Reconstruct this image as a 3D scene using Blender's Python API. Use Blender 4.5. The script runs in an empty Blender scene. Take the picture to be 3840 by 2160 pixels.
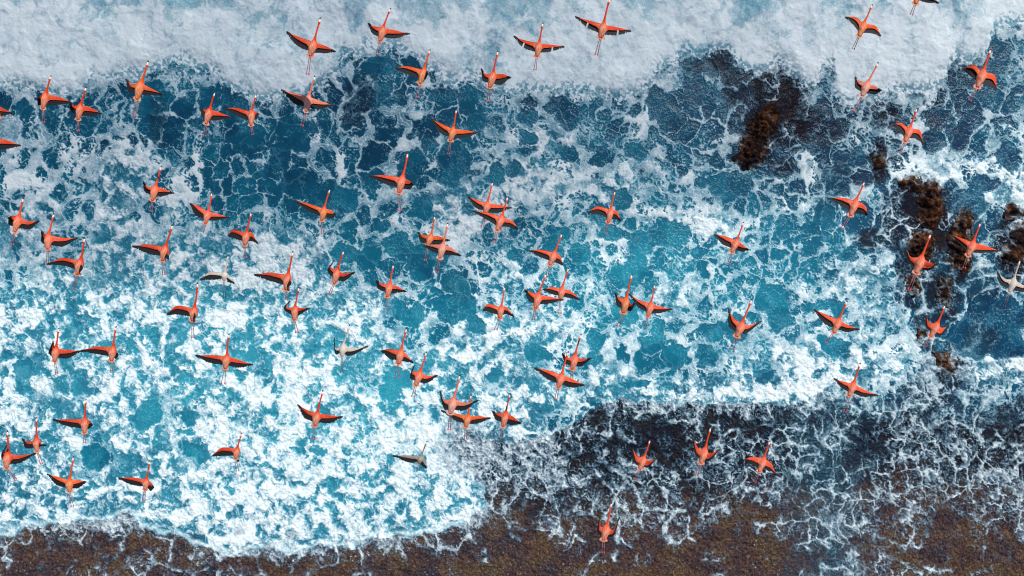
import bpy, math, random
import numpy as np
from mathutils import Vector
R = math.radians
scene = bpy.context.scene
# ---------------------------------------------------------------- camera: a drone looking straight down on the surf
CAM_H = 70.0          # metres above the sea
SEA_W = 100.0         # metres of sea across the picture
cam_d = bpy.data.cameras.new('camera'); cam = bpy.data.objects.new('camera', cam_d)
scene.collection.objects.link(cam); scene.camera = cam
cam.location = (0, 0, CAM_H); cam.rotation_euler = (0, 0, 0)
cam_d.sensor_width = 36; cam_d.lens = 36 * CAM_H / SEA_W
cam_d.clip_start = .5; cam_d.clip_end = 6000
scene.cycles.filter_width = 1.1
scene.render.resolution_x = 1024; scene.render.resolution_y = 576
# ---------------------------------------------------------------- light
SUN_EL, SUN_AZ = 50.0, 35.0     # elevation, azimuth clockwise from +Y
world = bpy.data.worlds.new("World"); scene.world = world; world.use_nodes = True
nt = world.node_tree; bg = nt.nodes['Background']; bg.inputs['Strength'].default_value = .085
sky = nt.nodes.new('ShaderNodeTexSky'); sky.sky_type = 'NISHITA'; sky.sun_disc = False
sky.sun_elevation = R(SUN_EL); sky.sun_rotation = R(SUN_AZ)
nt.links.new(sky.outputs[0], bg.inputs['Color'])
sd = bpy.data.lights.new('sun', 'SUN'); sd.energy = 4.0; sd.angle = R(0.6); sd.color = (1, .95, .88)
sun = bpy.data.objects.new('sun', sd); scene.collection.objects.link(sun)
SDIR = Vector((math.sin(R(SUN_AZ)) * math.cos(R(SUN_EL)), math.cos(R(SUN_AZ)) * math.cos(R(SUN_EL)), math.sin(R(SUN_EL))))
sun.rotation_euler = (-SDIR).to_track_quat('-Z', 'Y').to_euler()
scene.view_settings.view_transform = 'Standard'; scene.view_settings.look = 'None'
scene.view_settings.exposure = 0.0; scene.view_settings.gamma = 1.0
# ---------------------------------------------------------------- the sea: where foam, reef and deep water lie
RNG = np.random.RandomState(7)
LAT = RNG.rand(256, 256).astype(np.float32)
def vnoise(x, y, s, seed=0):
    x = x / s + seed * 17.31; y = y / s + seed * 9.77
    xi = np.floor(x).astype(np.int64); yi = np.floor(y).astype(np.int64)
    fx = (x - xi).astype(np.float32); fy = (y - yi).astype(np.float32)
    fx = fx * fx * (3 - 2 * fx); fy = fy * fy * (3 - 2 * fy)
    a = LAT[yi & 255, xi & 255]; b = LAT[yi & 255, (xi + 1) & 255]
    c = LAT[(yi + 1) & 255, xi & 255]; d = LAT[(yi + 1) & 255, (xi + 1) & 255]
    return (a + (b - a) * fx) * (1 - fy) + (c + (d - c) * fx) * fy
def fbm(x, y, s, seed=0, o=4, g=0.5):
    t = 0; a = 1.0; n = 0
    for i in range(o):
        t = t + a * vnoise(x + y * .37 * i, y - x * .37 * i, s, seed + i * 3); n += a; a *= g; s *= .5
    return t / n
def ridge(x, y, s, seed=0, o=3):
    t = 0; a = 1.0; n = 0
    for i in range(o):
        t = t + a * (1 - np.abs(2 * vnoise(x + y * .37 * i, y - x * .37 * i, s, seed + i * 3) - 1)); n += a; a *= .55; s *= .5
    return t / n
def sst(a, b, x):
    t = np.clip((x - a) / (b - a), 0, 1); return t * t * (3 - 2 * t)
def voronoi(x, y, s, seed):
    """distance to the cell border and a random number per cell"""
    X = x / s; Y = y / s
    xi = np.floor(X).astype(np.int64); yi = np.floor(Y).astype(np.int64)
    f1 = np.full(X.shape, 9.0, np.float32); f2 = f1.copy(); cid = np.zeros(X.shape, np.float32)
    for dy in (-1, 0, 1):
        for dx in (-1, 0, 1):
            cx = xi + dx; cy = yi + dy
            jx = LAT[(cy + seed * 31) & 255, (cx + seed * 7) & 255]; jy = LAT[(cx + seed * 13 + 101) & 255, (cy + seed * 5) & 255]
            d = np.hypot(cx + .1 + .8 * jx - X, cy + .1 + .8 * jy - Y).astype(np.float32)
            m = d < f1
            f2 = np.where(m, f1, np.minimum(f2, d))
            cid = np.where(m, LAT[(cy + seed * 3 + 57) & 255, (cx + seed * 11 + 19) & 255], cid)
            f1 = np.where(m, d, f1)
    return (f2 - f1), cid, f1
FOAM = """
8888888888888998878899999999998877888888
9999999999999999999999999999999999999984
9999999999999533599999999963369896999965
8775543446886353455778888564224559988324
3243532134442424522455434343422435454344
5543443343313554543467545533563436366335
5456675422324435356656546645443534646556
5555765432324435466565567656444534345557
5655766634433456776656456555545555512566
7656765664764355567454564347654344331543
6666777887997443445656456643564455522344
5676776888997445435665655455545467743344
8887787688789787536665555676555656653445
7877877887886866657577555565665656663335
7788888887878777576776564456666666563624
7777988868798866877776576556676777666788
8678876778898767888988777888998866555455
8878776787898876978786533342333455455543
7776787688988998967886444333444454365635
8775687687997889988666656546545644345456
8888889888988899887544655444536244553445
8899799998988889898434555554423464463345
3322311799999988442123234333213454431223
1222332223222221111111111112111235433111
""".split()
LINE_TOP = [(-200,225),(0,220),(30,213),(55,222),(100,228),(162,238),(187,255),(220,226),(235,190),(250,202),(288,196),(320,186),(345,198),(370,181),(400,176),(435,156),(465,151),(487,172),(520,171),(550,192),(570,221),(600,227),(630,242),(670,256),(700,250),(755,241),(784,226),(804,216),(824,206),(848,182),(858,128),(870,142),(906,137),(919,118),(956,121),(989,119),(1026,131),(1064,151),(1084,176),(1106,191),(1131,201),(1156,211),(1176,184),(1194,185),(1214,208),(1264,226),(1288,236),(1325,229),(1368,226),(1388,238),(1433,226),(1460,234),(1488,229),(1513,238),(1543,250),(1583,241),(1613,231),(1638,212),(1650,190),(1668,171),(1698,160),(1703,141),(1728,126),(1750,141),(1775,138),(1798,131),(1823,121),(1838,131),(1853,153),(1880,176),(1900,186),(1932,170),(1952,156),(1970,171),(1987,191),(2012,206),(2037,218),(2057,210),(2074,166),(2092,163),(2096,200),(2099,238),(2112,260),(2157,262),(2182,251),(2220,250),(2237,231),(2252,221),(2267,231),(2307,231),(2342,226),(2370,217),(2380,188),(2392,166),(2402,144),(2420,156),(2445,151),(2477,136),(2488,119),(2489,95),(2500,73),(2532,60),(2576,57),(2800,40)]
LINE_SHORE = [(-200,1350),(0,1344),(30,1352),(50,1332),(68,1322),(100,1327),(160,1319),(212,1312),(262,1312),(282,1307),(295,1299),(325,1289),(338,1302),(358,1327),(390,1334),(410,1344),(445,1342),(468,1359),(500,1374),(550,1387),(566,1397),(612,1391),(644,1385),(694,1383),(732,1392),(784,1384),(806,1369),(856,1379),(894,1377),(924,1357),(956,1349),(984,1357),(1001,1347),(1044,1349),(1069,1339),(1119,1337),(1136,1327),(1169,1317),(1194,1299),(1229,1272)]
LINE_PURPLE = [(1229,1272),(1220,1232),(1196,1185),(1150,1136),(1136,1095),(1170,1085),(1240,1105),(1300,1110),(1370,1095),(1420,1080),(1473,1046),(1508,1016),(1538,1013),(1568,1003),(1608,1013),(1648,1015),(1693,1018),(1718,1020),(1745,1015),(1788,1018),(1825,1010),(1863,1018),(1888,1010),(1932,1020),(1969,1020),(2002,1022),(2032,1013),(2052,998),(2087,982),(2120,975)]
def inpoly(px, py, poly):
    c = np.zeros(px.shape, bool); n = len(poly)
    for i in range(n):
        x1, y1 = poly[i]; x2, y2 = poly[(i + 1) % n]
        if y1 == y2: continue
        m = ((y1 > py) != (y2 > py))
        c ^= m & (px < (x2 - x1) * (py - y1) / (y2 - y1) + x1)
    return c
def interp_line(x, line, mono=True):
    xs = np.array([p[0] for p in line], float); ys = np.array([p[1] for p in line], float)
    for i in range(1, len(xs)):
        if xs[i] <= xs[i-1]: xs[i] = xs[i-1] + .5
    return np.interp(x, xs, ys)
# dark submerged reef patches: x, y, half width, half height, turn, strength
REEF = [(1965,215,70,75,0,1.),(1985,290,60,70,0,1.),(1915,335,55,95,.5,1.),(1738,168,26,26,0,.55),(1815,150,30,34,0,.8),(1858,215,40,45,0,.7),(1968,420,36,26,0,.75),
 (2225,285,40,45,0,.8),(2215,405,26,50,.1,1.),(2210,600,60,34,0,.8),(2262,545,52,60,0,.9),(2300,500,60,60,0,1.),(2330,560,62,110,0,1.),(2290,600,70,45,0,.8),(2310,670,55,70,0,.9),(2300,730,34,50,0,.8),
 (2415,620,40,90,.1,1.),(2370,740,38,70,0,.9),(2330,830,30,60,0,.8),(2560,620,60,90,0,1.),(2380,930,60,60,0,.9),(2335,985,70,50,0,.8),(2545,1060,70,60,0,.8),(2060,330,60,45,0,.35),(2100,470,60,60,0,.35),(2420,170,40,60,0,.45),
 (2470,850,45,40,0,.5),(400,300,22,60,0,.4),(905,250,40,60,.3,.5),(915,280,22,40,.3,.4),(1145,720,35,40,0,.2),(2460,700,50,60,0,.35),(1160,1120,60,70,0,.75),(1230,1150,60,60,0,.6),(1180,1100,40,30,0,.8),
 (2200,1040,90,40,0,.5),(2300,1080,90,50,0,.75),(2450,1000,60,40,0,.4)]
# places where the open water shows with no foam sheet: x, y, half width, half height, turn
HOLES = [(1145,405,42,48,0),(1130,440,30,36,0),(820,490,48,42,0),(1030,425,28,50,.1),(860,505,45,36,0),(745,460,50,40,0),(700,395,30,35,0),(620,350,45,40,.2),(580,260,26,55,0),(605,275,20,30,0),(375,290,30,48,0),(395,305,20,50,0),(190,255,22,25,0),(60,275,26,24,0),
 (740,320,50,28,0),(960,165,40,26,0),(935,175,26,20,0),(900,270,22,60,.5),(960,245,22,40,.5),(1110,240,36,28,0),(1180,245,36,30,0),(1075,365,26,26,0),(1200,300,26,30,0),(1330,290,28,20,0),(1325,345,22,22,0),(1400,260,30,22,0),(1430,300,34,24,0),(1660,260,34,30,.7),(1690,290,32,40,.2),(1750,215,26,20,0),(1755,250,22,18,0),(1735,165,28,24,0),
 (1530,590,30,22,0),(1600,385,34,26,0),(1420,385,28,24,0),(1560,500,26,30,0),(1410,585,32,22,0),(1390,630,28,30,0),(1500,540,24,34,0),(1620,610,34,40,.5),(1690,590,44,40,0),(1600,680,32,40,.3),(1560,695,28,26,0),(1460,640,30,30,0),(1820,470,40,36,.7),(1770,460,18,18,0),(1860,465,34,34,0),(1960,430,34,24,0),(1100,640,34,30,0),(1050,660,34,44,0),(1140,710,36,34,0),(1070,640,24,30,0),(1150,740,28,38,0),(1000,620,36,30,0),(1060,530,34,26,0),(1240,440,28,32,0),(1290,430,22,18,0),(960,570,24,14,0),
 (870,640,40,24,0),(930,650,34,26,0),(1130,780,44,36,.2),(1160,770,40,30,.2),(1200,815,40,22,.6),(1040,790,30,24,0),(1290,640,26,20,0),(600,895,22,18,.3),(175,900,18,40,0),(190,830,28,30,.6),(445,840,26,36,.5),(205,980,36,30,0),(375,1040,34,30,0),(350,1065,30,22,0),(480,1050,26,26,0),(60,930,22,30,.1),(1000,955,40,28,0),(980,985,30,24,0),(1150,1000,20,12,0),(1240,960,26,40,.2),(1010,780,26,20,0),(630,900,16,30,.3),(800,1130,26,14,0),(500,1140,40,20,.6),(240,1150,40,30,.8),
 (2260,310,26,26,0),(2360,300,30,30,0),(2440,300,30,26,0),(2490,180,24,36,0),(2340,350,30,32,0),(2410,340,34,36,0),(2520,130,20,36,0),(2500,100,20,24,0),(2490,240,36,20,0),(2030,300,34,34,0),(2060,280,26,30,0),(2035,360,30,30,0),(2120,410,24,30,0),(2090,440,24,30,0),(2160,395,24,30,0),(2070,590,24,16,0),(2015,590,20,16,0),(1970,570,24,30,0),(2070,540,30,26,0),(2540,400,30,40,0),(2430,520,50,40,0),(2470,470,40,20,0),(2100,870,40,26,0),(2130,640,24,20,0),(2350,800,30,24,0),(2440,850,60,50,0),(2530,870,50,40,0),(2480,800,60,50,0),(2540,800,50,50,0),
 (1640,870,34,28,0),(1575,780,34,40,0),(1660,830,26,24,0),(1800,840,30,30,0),(1850,830,30,40,0),(1940,760,50,40,0),(1960,800,34,34,0),(2050,770,30,20,0),(1500,860,24,26,0),(1490,905,20,20,0),(1310,955,22,14,0),(1350,885,34,22,0),(1600,960,40,10,0),(1700,900,34,30,0),(1920,940,30,20,0),(1780,900,28,28,0),(2100,770,26,20,0)]
BRIGHT = [(1180,560,90,30,-.4),(1130,600,120,26,-.6),(1400,460,110,40,.1),(1290,500,60,40,0),(1520,470,60,26,0),(1680,540,120,14,.12),(1460,470,90,20,-.3),(1790,560,40,40,0),(1340,420,60,24,0),(1240,830,70,50,0),(1410,830,60,40,0),(1620,970,80,18,.3),(1750,985,160,18,0),(1930,985,140,22,-.1),(2070,955,60,30,-.6),(2300,430,60,40,-.1),(2420,430,140,16,0),(2330,250,20,60,0),(700,680,90,40,0),(660,640,60,40,0),(560,790,80,40,0),(380,780,60,50,0),(760,960,60,40,0),(760,1000,60,60,0),(1000,1060,70,80,0),(560,1090,70,50,0),(640,1240,60,30,0),(320,400,26,60,0),(290,460,40,40,0),(190,400,30,40,-.3),(90,460,60,30,0),(460,470,26,70,.4),(500,420,14,60,0),(2040,380,16,90,.12),(1620,300,10,90,.35),(1360,350,60,20,0),(860,430,12,50,0),(790,330,14,70,0),(2540,900,90,26,.35),(2470,900,60,24,.5),(1150,1180,50,60,0),(2170,920,90,30,0),(2030,900,60,40,0)]
def ell(x, y, e, wob=0.0, n=None):
    cx, cy, a, b, t = e[:5]
    dx = x - cx; dy = y - cy
    c, s = np.cos(t), np.sin(t)
    r = np.hypot((dx * c + dy * s) / a, (-dx * s + dy * c) / b)
    return r if n is None else r + wob * (n - .5)
def gridmap(x, y, rows):
    g = np.array([[int(c) for c in r] for r in rows], np.float32) / 9
    H, W = g.shape
    gx = np.clip(x / 64.4 - .5, 0, W - 1.001); gy = np.clip(y / 60.4 - .5, 0, H - 1.001)
    xi = gx.astype(int); yi = gy.astype(int); fx = gx - xi; fy = gy - yi
    return (g[yi, xi] * (1 - fx) + g[yi, xi + 1] * fx) * (1 - fy) + (g[yi + 1, xi] * (1 - fx) + g[yi + 1, xi + 1] * fx) * fy
def sea_fields(x, y):
    """x, y in picture-width units (2576 across the framed sea); returns foam cover, foam thickness, reef, tone, height, speck"""
    x = x.astype(np.float32); y = y.astype(np.float32)
    w1x = fbm(x, y, 90, 1) - .5; w1y = fbm(x, y, 90, 2) - .5
    w2x = fbm(x, y, 22, 3, 3) - .5; w2y = fbm(x, y, 22, 4, 3) - .5
    w3x = vnoise(x, y, 5, 31) - .5; w3y = vnoise(x, y, 5, 32) - .5
    w5x = fbm(x, y, 46, 35, 2) - .5; w5y = fbm(x, y, 46, 36, 2) - .5
    X = x + 50 * w1x + 30 * w5x + 17 * w2x + 4 * w3x; Y = y + 50 * w1y + 30 * w5y + 17 * w2y + 4 * w3y
    F = gridmap(x + 30 * w1x, y + 30 * w1y, FOAM)
    n1 = fbm(x, y, 40, 5, 4); n2 = fbm(x, y, 14, 6, 4); n3 = fbm(x, y, 5, 7, 3)
    # the surf at the top
    xe = x + 14 * w2x + 6 * w3x
    top = interp_line(xe, LINE_TOP)
    dtop = (y + 22 * w2y + 10 * (n3 - .5)) - top
    # holes and bright streaks
    hole = np.zeros_like(x); br = np.zeros_like(x)
    xh = x + 26 * w1x + 30 * w2x + 5 * w3x; yh = y + 26 * w1y + 30 * w2y + 5 * w3y
    for e in HOLES:
        m = (np.abs(x - e[0]) < 95) & (np.abs(y - e[1]) < 95)
        if m.any():
            r = ell(xh[m], yh[m], e); hole[m] = np.maximum(hole[m], sst(1.12, .92, r))
    for e in BRIGHT:
        R = 1.9 * max(e[2], e[3]) + 30
        m = (np.abs(x - e[0]) < R) & (np.abs(y - e[1]) < R)
        if m.any():
            r = ell(x[m] + 26 * w2x[m], y[m] + 26 * w2y[m], e); br[m] = np.maximum(br[m], np.exp(-r * r * .9))
    reef = np.zeros_like(x)
    for e in REEF:
        R = 2.2 * max(e[2], e[3]) + 20
        m = (np.abs(x - e[0]) < R) & (np.abs(y - e[1]) < R)
        if m.any():
            r = ell(x[m] + 34 * w2x[m] + 20 * w1x[m], y[m] + 34 * w2y[m] + 20 * w1y[m], e); reef[m] = np.maximum(reef[m], e[5] * sst(1.35, .7, r))
    sh = [(-2000, 5000)] + [(-2000, 1350)] + LINE_SHORE + LINE_PURPLE[1:] + [(2200,1010),(2300,990),(2440,985),(2576,1000),(4000,1000),(4000,5000)]
    soft = sst(1900, 2250, x)
    xs = x + (8 + 30 * soft) * 2 * w2x + 5 * w3x; ys = y + (8 + 30 * soft) * 2 * w2y + 5 * w3y
    shore = inpoly(xs, ys, sh).astype(np.float32)
    # a softer version further right
    shsoft = sst(965, 1080, y + 60 * w1y + 40 * w2y) * soft
    shore = np.where(soft > 0, np.maximum(shore * (1 - soft), shsoft * soft + shore * (1 - soft)), shore)
    reef = np.maximum(reef, shore)
    # distance below the shore line, left part
    dshore = np.where(x < 1229, y + 20 * w2y - interp_line(xs, LINE_SHORE), y - 1010)
    # ---- the cellular foam
    e1, c1, d1 = voronoi(X, Y * .92, 38, 1)
    eb, cb, db = voronoi(X + 300, Y * .92, 66, 5)
    zb = sst(.47, .55, fbm(x, y, 150, 77, 2) + .10 * sst(.6, .3, F))
    e1 = e1 * (1 - zb) + eb * zb; c1 = np.where(zb > .5, cb, c1)
    e2, c2, d2 = voronoi(X + 18 * w2x + 6 * w3x, Y + 18 * w2y + 6 * w3y, 20, 2)
    e3, c3, d3 = voronoi(x + 14 * w2x + 3 * w3x, y + 14 * w2y + 3 * w3y, 9.5, 3)
    Fv = np.clip(F + .50 * (n1 - .5) + .34 * br, 0, 1.15)
    big = fbm(X, Y, 60, 71, 3)
    w = .03 + .95 * np.clip(Fv - .30, 0, 1) ** 1.1 + .24 * (n2 - .5) + .42 * (big - .5)
    w = np.where(c1 > .80 - .1 * Fv, w * .35, w)
    sheet1 = sst(-.03, .045, w - e1)
    rim = np.exp(-((e1 - w - .01) / .03) ** 2) * (Fv < .85) * sst(.03, .1, w)
    w2 = -.06 + .72 * np.clip(Fv - .32, 0, 1) + .42 * (n2 - .5) + .28 * (c1 - .5)
    sheet2 = sst(-.05, .07, w2 - e2)
    rim2 = np.exp(-((e2 - w2 - .02) / .05) ** 2) * sst(.02, .12, w2)
    vein2 = sst(.060, .01, e2 - .02 + .05 * (n3 - .5)) * (c2 < .55)
    vein3 = sst(.09, .02, e3) * sst(.50, .62, n1 + .25 * (n2 - .5))
    vein1 = sst(.06, .0, e1 - .012 + .05 * (n3 - .5))
    wisp = sst(.78, .93, ridge(x + 20 * w2x, y + 20 * w2y, 26, 8, 3))
    wisp2 = sst(.79, .95, ridge(x + 8 * w2x, y + 8 * w2y, 11, 12, 3))
    sheet = np.maximum(sheet1, sheet2 * sst(.26, .5, Fv + .35 * (c1 - .5)))
    sheet *= (1 - .95 * hole)
    milk = fbm(x + 40 * w1x, y + 40 * w1y, 34, 75, 4)
    trans = .50 + .9 * (milk - .5) + .40 * sst(.5, .9, Fv) + .30 * (n2 - .5) + .22 * (n3 - .5) + .32 * br          # how thick the sheets are
    rim = rim * 1.1
    foam = sheet * np.clip(trans, .22, .92)
    foam = np.maximum(foam, .72 * vein1 * (1 - hole * .75)); foam = np.maximum(foam, .52 * vein2 * (.3 + .7 * sst(.2, .5, Fv)) * (1 - .45 * hole))
    foam = np.maximum(foam, .34 * vein3); foam = np.maximum(foam, .78 * rim * (1 - hole) * (.5 + .8 * n2)); foam = np.maximum(foam, .5 * rim2 * sheet * (1 - hole))
    foam = np.maximum(foam, .80 * wisp * sst(.3, .65, Fv + .4 * (n1 - .5)) * (1 - .85 * hole))
    foam = np.maximum(foam, .75 * wisp2 * sst(.45, .75, Fv + .3 * (n1 - .5)) * (1 - .85 * hole))
    # the rim of foam round an open hole
    foam = np.maximum(foam, .8 * np.exp(-((hole - .3) / .28) ** 2) * (hole > .02) * sst(.3, .55, n2 + .3 * (Fv - .5)))
    # churned dense zone: lumps of foam with translucent teal between, small dark pockets
    churn = sst(.60, .80, F + .25 * (n1 - .5) + .15 * br) * (1 - hole)
    bil = ridge(x + 16 * w2x, y + 16 * w2y, 22, 15, 4)
    cl = fbm(x + 34 * w2x, y + 34 * w2y, 21, 81, 4, .62)
    v = cl + .22 * (bil - .6) + .30 * (n1 - .5) + .50 * (F - .86) + .16 * br
    lace = ridge(x + 26 * w2x + 30 * w5x, y + 26 * w2y + 30 * w5y, 17, 95, 3)
    lump = .22 + .34 * sst(.37, .46, v) + .28 * sst(.46, .70, v) + .28 * (n3 - .5) + .26 * (n2 - .5)
    lump = np.maximum(lump, .88 * sst(.66, .84, lace) * sst(.30, .5, v + .1 * (n2 - .5)))
    pk = sst(.30, .50, c2 * .6 + .4 * n1 + .9 * (.52 - v)) * sst(.04, .14, e2 - .22 * (n3 - .4)) * sst(.62, .40, v - .15 * (c1 - .5))
    lump = lump * (1 - .72 * pk) + .10 * pk * n3
    lump = np.maximum(lump, .55 * sst(.05, .0, e2 - .02) * sst(.4, .6, n3 * .6 + n2 * .4))
    foam = foam * (1 - churn) + lump * churn
    # over the reef the foam is thinner and torn
    torn = np.maximum(sst(.16, .03, e1 - .01 + .26 * (n3 - .5) - .16 * (n2 - .5)), sst(.12, .02, e2 - .02 + .16 * (n3 - .5)) * (c2 < .35) * .7)
    veil = sst(.52, .64, fbm(x + 50 * w5x + 24 * w2x, y + 50 * w5y + 24 * w2y, 26, 97, 4, .6) + .60 * (F - .58) + .2 * (n1 - .5)) * (.30 + .95 * (n2 - .2))
    torn = np.maximum(torn * .85, veil)
    torn = np.maximum(torn, sheet2 * sst(.52, .70, Fv + .5 * (n2 - .5)) * .65)
    fine = sst(.62, .84, ridge(x + 7 * w2x, y + 7 * w2y, 7.5, 91, 3)) * sst(.40, .62, fbm(x, y, 20, 93, 3) + .25 * (F - .3))
    torn = np.maximum(torn, wisp2 * .8); gate = sst(.16, .48, F + 1.0 * (n1 - .5) + .7 * (big - .5))
    torn = torn * gate * (.45 + .9 * n3)
    torn = np.maximum(torn, fine * .45 * sst(.06, .4, F + .5 * (n1 - .5)))
    foam = foam * (1 - .97 * reef) + np.maximum(torn * .92, foam * .25 * sst(.5, .8, Fv)) * .97 * reef
    # pale dots on the wet shore stone: sparkle painted in as foam
    sp = sst(.20, .06, d3) * (c3 > .62) * sst(.40, .62, fbm(x, y, 30, 21, 3) + .12)
    sparkle = sp * sst(.45, 1, shore) * sst(.34, .12, F)
    foam = np.maximum(foam, sparkle * .55)
    # bright lip of foam along the shore and the purple line
    lip = np.exp(-((dshore + 9) / 9) ** 2) * (x < 1229) * (.5 + .8 * (n2 - .2))
    foam = np.maximum(foam, np.clip(lip, 0, .97) * (dshore < 2))
    # ---- surf
    surf = sst(6, -8, dtop + 10 * (n3 - .5))
    rx = x * .9 + y * .35; ry = y * .62 - x * .22
    teal = sst(.58, .80, fbm(rx + 60 * w1x + 30 * w2x, ry + 60 * w1y + 30 * w2y, 58, 41, 5, .58) + .22 * sst(80, -10, y)) * .62 + .45 * sst(.62, .78, fbm(x, y, 26, 45, 4)) * sst(-10, -60, dtop) * .6
    teal += .35 * sst(.60, .8, fbm(x, y, 12, 47, 3)) * sst(.5, .65, fbm(x, y, 60, 48, 3))
    mot = fbm(x + 40 * w5x, y * .8 + 40 * w5y, 30, 49, 4, .6)
    surf_f = 1.0 - .50 * np.clip(teal, 0, 1) - .14 * sst(.52, .70, mot) - .05 * sst(.55, .75, fbm(x, y, 9, 43, 3))
    spray = sst(.58, .40, fbm(x, y, 6, 51, 3) + dtop / 70)            # the torn lower edge, dots of foam beyond it
    edge = sst(46, 0, dtop) * sst(-30, 4, dtop)
    foam = np.where(dtop > -8, np.maximum(foam, .85 * spray * sst(40, 2, dtop)), foam)
    frag = sst(.60, .5, vnoise(x, y, 5.5, 55) * .6 + n3 * .4 + sst(-34, 0, dtop) * .14 - .02)
    foam = foam * (1 - surf) + surf_f * (1 - .55 * (1 - frag) * sst(-36, -4, dtop)) * surf
    reef = reef * (1 - surf)
    # darker clear water right below the surf edge
    dk = sst(60, 8, dtop) * (1 - surf)
    # ---- water tone 0 navy .. 1 turquoise
    tone = .42 + .0 * x
    for (cx, cy, a, b, v) in [(1780,600,430,250,.24),(1500,780,300,200,.2),(500,900,620,380,.38),(1000,1100,400,260,.3),(300,60,900,120,.5),(1900,20,700,90,.5),(200,300,420,130,-.1),(900,260,260,150,-.14),(760,460,260,90,-.05),(2000,330,260,170,-.35),(2350,330,200,140,-.22),(2330,620,260,200,-.2),(2480,850,180,130,-.2),(1140,760,90,120,-.12),(1130,420,120,100,.04),(1300,1120,200,90,-.25),(2150,880,260,100,.15),(1080,330,160,60,.05),(1980,720,200,150,.1),(1520,330,200,80,.02),(2300,1020,300,80,-.2)]:
        tone = tone + v * np.exp(-((x - cx) / a) ** 2 - ((y - cy) / b) ** 2)
    dry = sst(1190, 1330, y + 90 * w1y + 60 * w2y + 60 * sst(1500, 2576, x)) * shore
    hole_d = hole * sst(.7, .9, F)
    foam = np.maximum(foam, hole_d * (.15 + .5 * sst(.45, .7, n2 + .3 * (n3 - .5))) * (1 - surf))
    tone = tone + .30 * (n1 - .5) + .22 * (c1 - .5) + .12 * (n2 - .5) - .14 * dk
    # ---- height in metres
    h = .10 * (n1 - .5) + (1 - surf) * foam * (.10 * (.4 + n2) + .03 * n3)
    h = h + surf * (.35 + .8 * (fbm(x + 30 * w2x, y + 30 * w2y, 70, 61, 4, .42) - .5)) * sst(10, -60, dtop)
    h = h + churn * (1 - surf) * (.16 * (n2 - .5) + .06 * (n3 - .5) + .10 * (lace - .5))
    h = h + reef * shore * (.30 * (n2 - .5) + .22 * (n3 - .5))
    deep = fbm(x, y, 18, 99, 3)
    foam = foam - .10 * reef * (1 - foam) * sst(.5, .1, foam)
    foam = foam + .9 * (foam - .42) * foam * (1 - foam) * (1 - surf)
    return dict(foam=np.clip(foam, 0, 1), reef=np.clip(reef, 0, 1), tone=np.clip(tone, 0, 1), h=h, shore=np.clip(shore, 0, 1), sparkle=sparkle, surf=surf, dry=dry)
# ---------------------------------------------------------------- helpers
U = SEA_W / 2576.0                     # metres of sea per picture unit
def mat(name):
    m = bpy.data.materials.new(name); m.use_nodes = True
    n = m.node_tree.nodes; return m, n, m.node_tree.links, n['Principled BSDF']
def attr(n, name):
    a = n.new('ShaderNodeAttribute'); a.attribute_name = name; return a.outputs['Fac']
def noise(n, l, vec, scale, detail=4, rough=.55):
    t = n.new('ShaderNodeTexNoise'); t.inputs['Scale'].default_value = scale; t.inputs['Detail'].default_value = detail; t.inputs['Roughness'].default_value = rough
    if vec: l.new(vec, t.inputs['Vector'])
    return t.outputs['Fac']
def ramp(n, l, fac, stops):
    r = n.new('ShaderNodeValToRGB'); e = r.color_ramp.elements
    e[0].position, e[1].position = stops[0][0], stops[-1][0]
    e[0].color = (*stops[0][1], 1); e[1].color = (*stops[-1][1], 1)
    for p, c in stops[1:-1]:
        x = e.new(p); x.color = (*c, 1)
    l.new(fac, r.inputs[0]); return r.outputs[0]
def mixc(n, l, f, a, b):
    m = n.new('ShaderNodeMix'); m.data_type = 'RGBA'
    for s, v in ((0, f), (6, a), (7, b)):
        if hasattr(v, 'links'): l.new(v, m.inputs[s])
        elif s == 0: m.inputs[s].default_value = v
        else: m.inputs[s].default_value = (*v, 1)
    return m.outputs[2]
def mth(n, l, op, a, b=None, c=None, clamp=False):
    m = n.new('ShaderNodeMath'); m.operation = op; m.use_clamp = clamp
    for i, v in enumerate((a, b, c)):
        if v is None: continue
        if hasattr(v, 'links'): l.new(v, m.inputs[i])
        else: m.inputs[i].default_value = v
    return m.outputs[0]
def make_mesh(name, V, F, material, parent=None, attrs=None, smooth=True, mats=None, midx=None):
    me = bpy.data.meshes.new(name)
    V = np.asarray(V, np.float32)
    if isinstance(F, np.ndarray):
        me.vertices.add(len(V)); me.vertices.foreach_set('co', V.ravel())
        me.loops.add(F.size); me.loops.foreach_set('vertex_index', F.ravel().astype(np.int32))
        me.polygons.add(len(F)); me.polygons.foreach_set('loop_start', np.arange(0, F.size, F.shape[1], dtype=np.int32))
        me.update(calc_edges=True)
    else:
        me.from_pydata([tuple(map(float, v)) for v in V], [], F)
    for k, a in (attrs or {}).items():
        at = me.attributes.new(k, 'FLOAT', 'POINT'); at.data.foreach_set('value', np.asarray(a, np.float32).ravel())
    me.materials.append(material)
    for m in mats or []: me.materials.append(m)
    if midx is not None: me.polygons.foreach_set('material_index', np.asarray(midx, np.int32))
    me.polygons.foreach_set('use_smooth', np.full(len(me.polygons), smooth))
    me.update()
    o = bpy.data.objects.new(name, me); scene.collection.objects.link(o)
    if parent is not None: o.parent = parent
    return o
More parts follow.
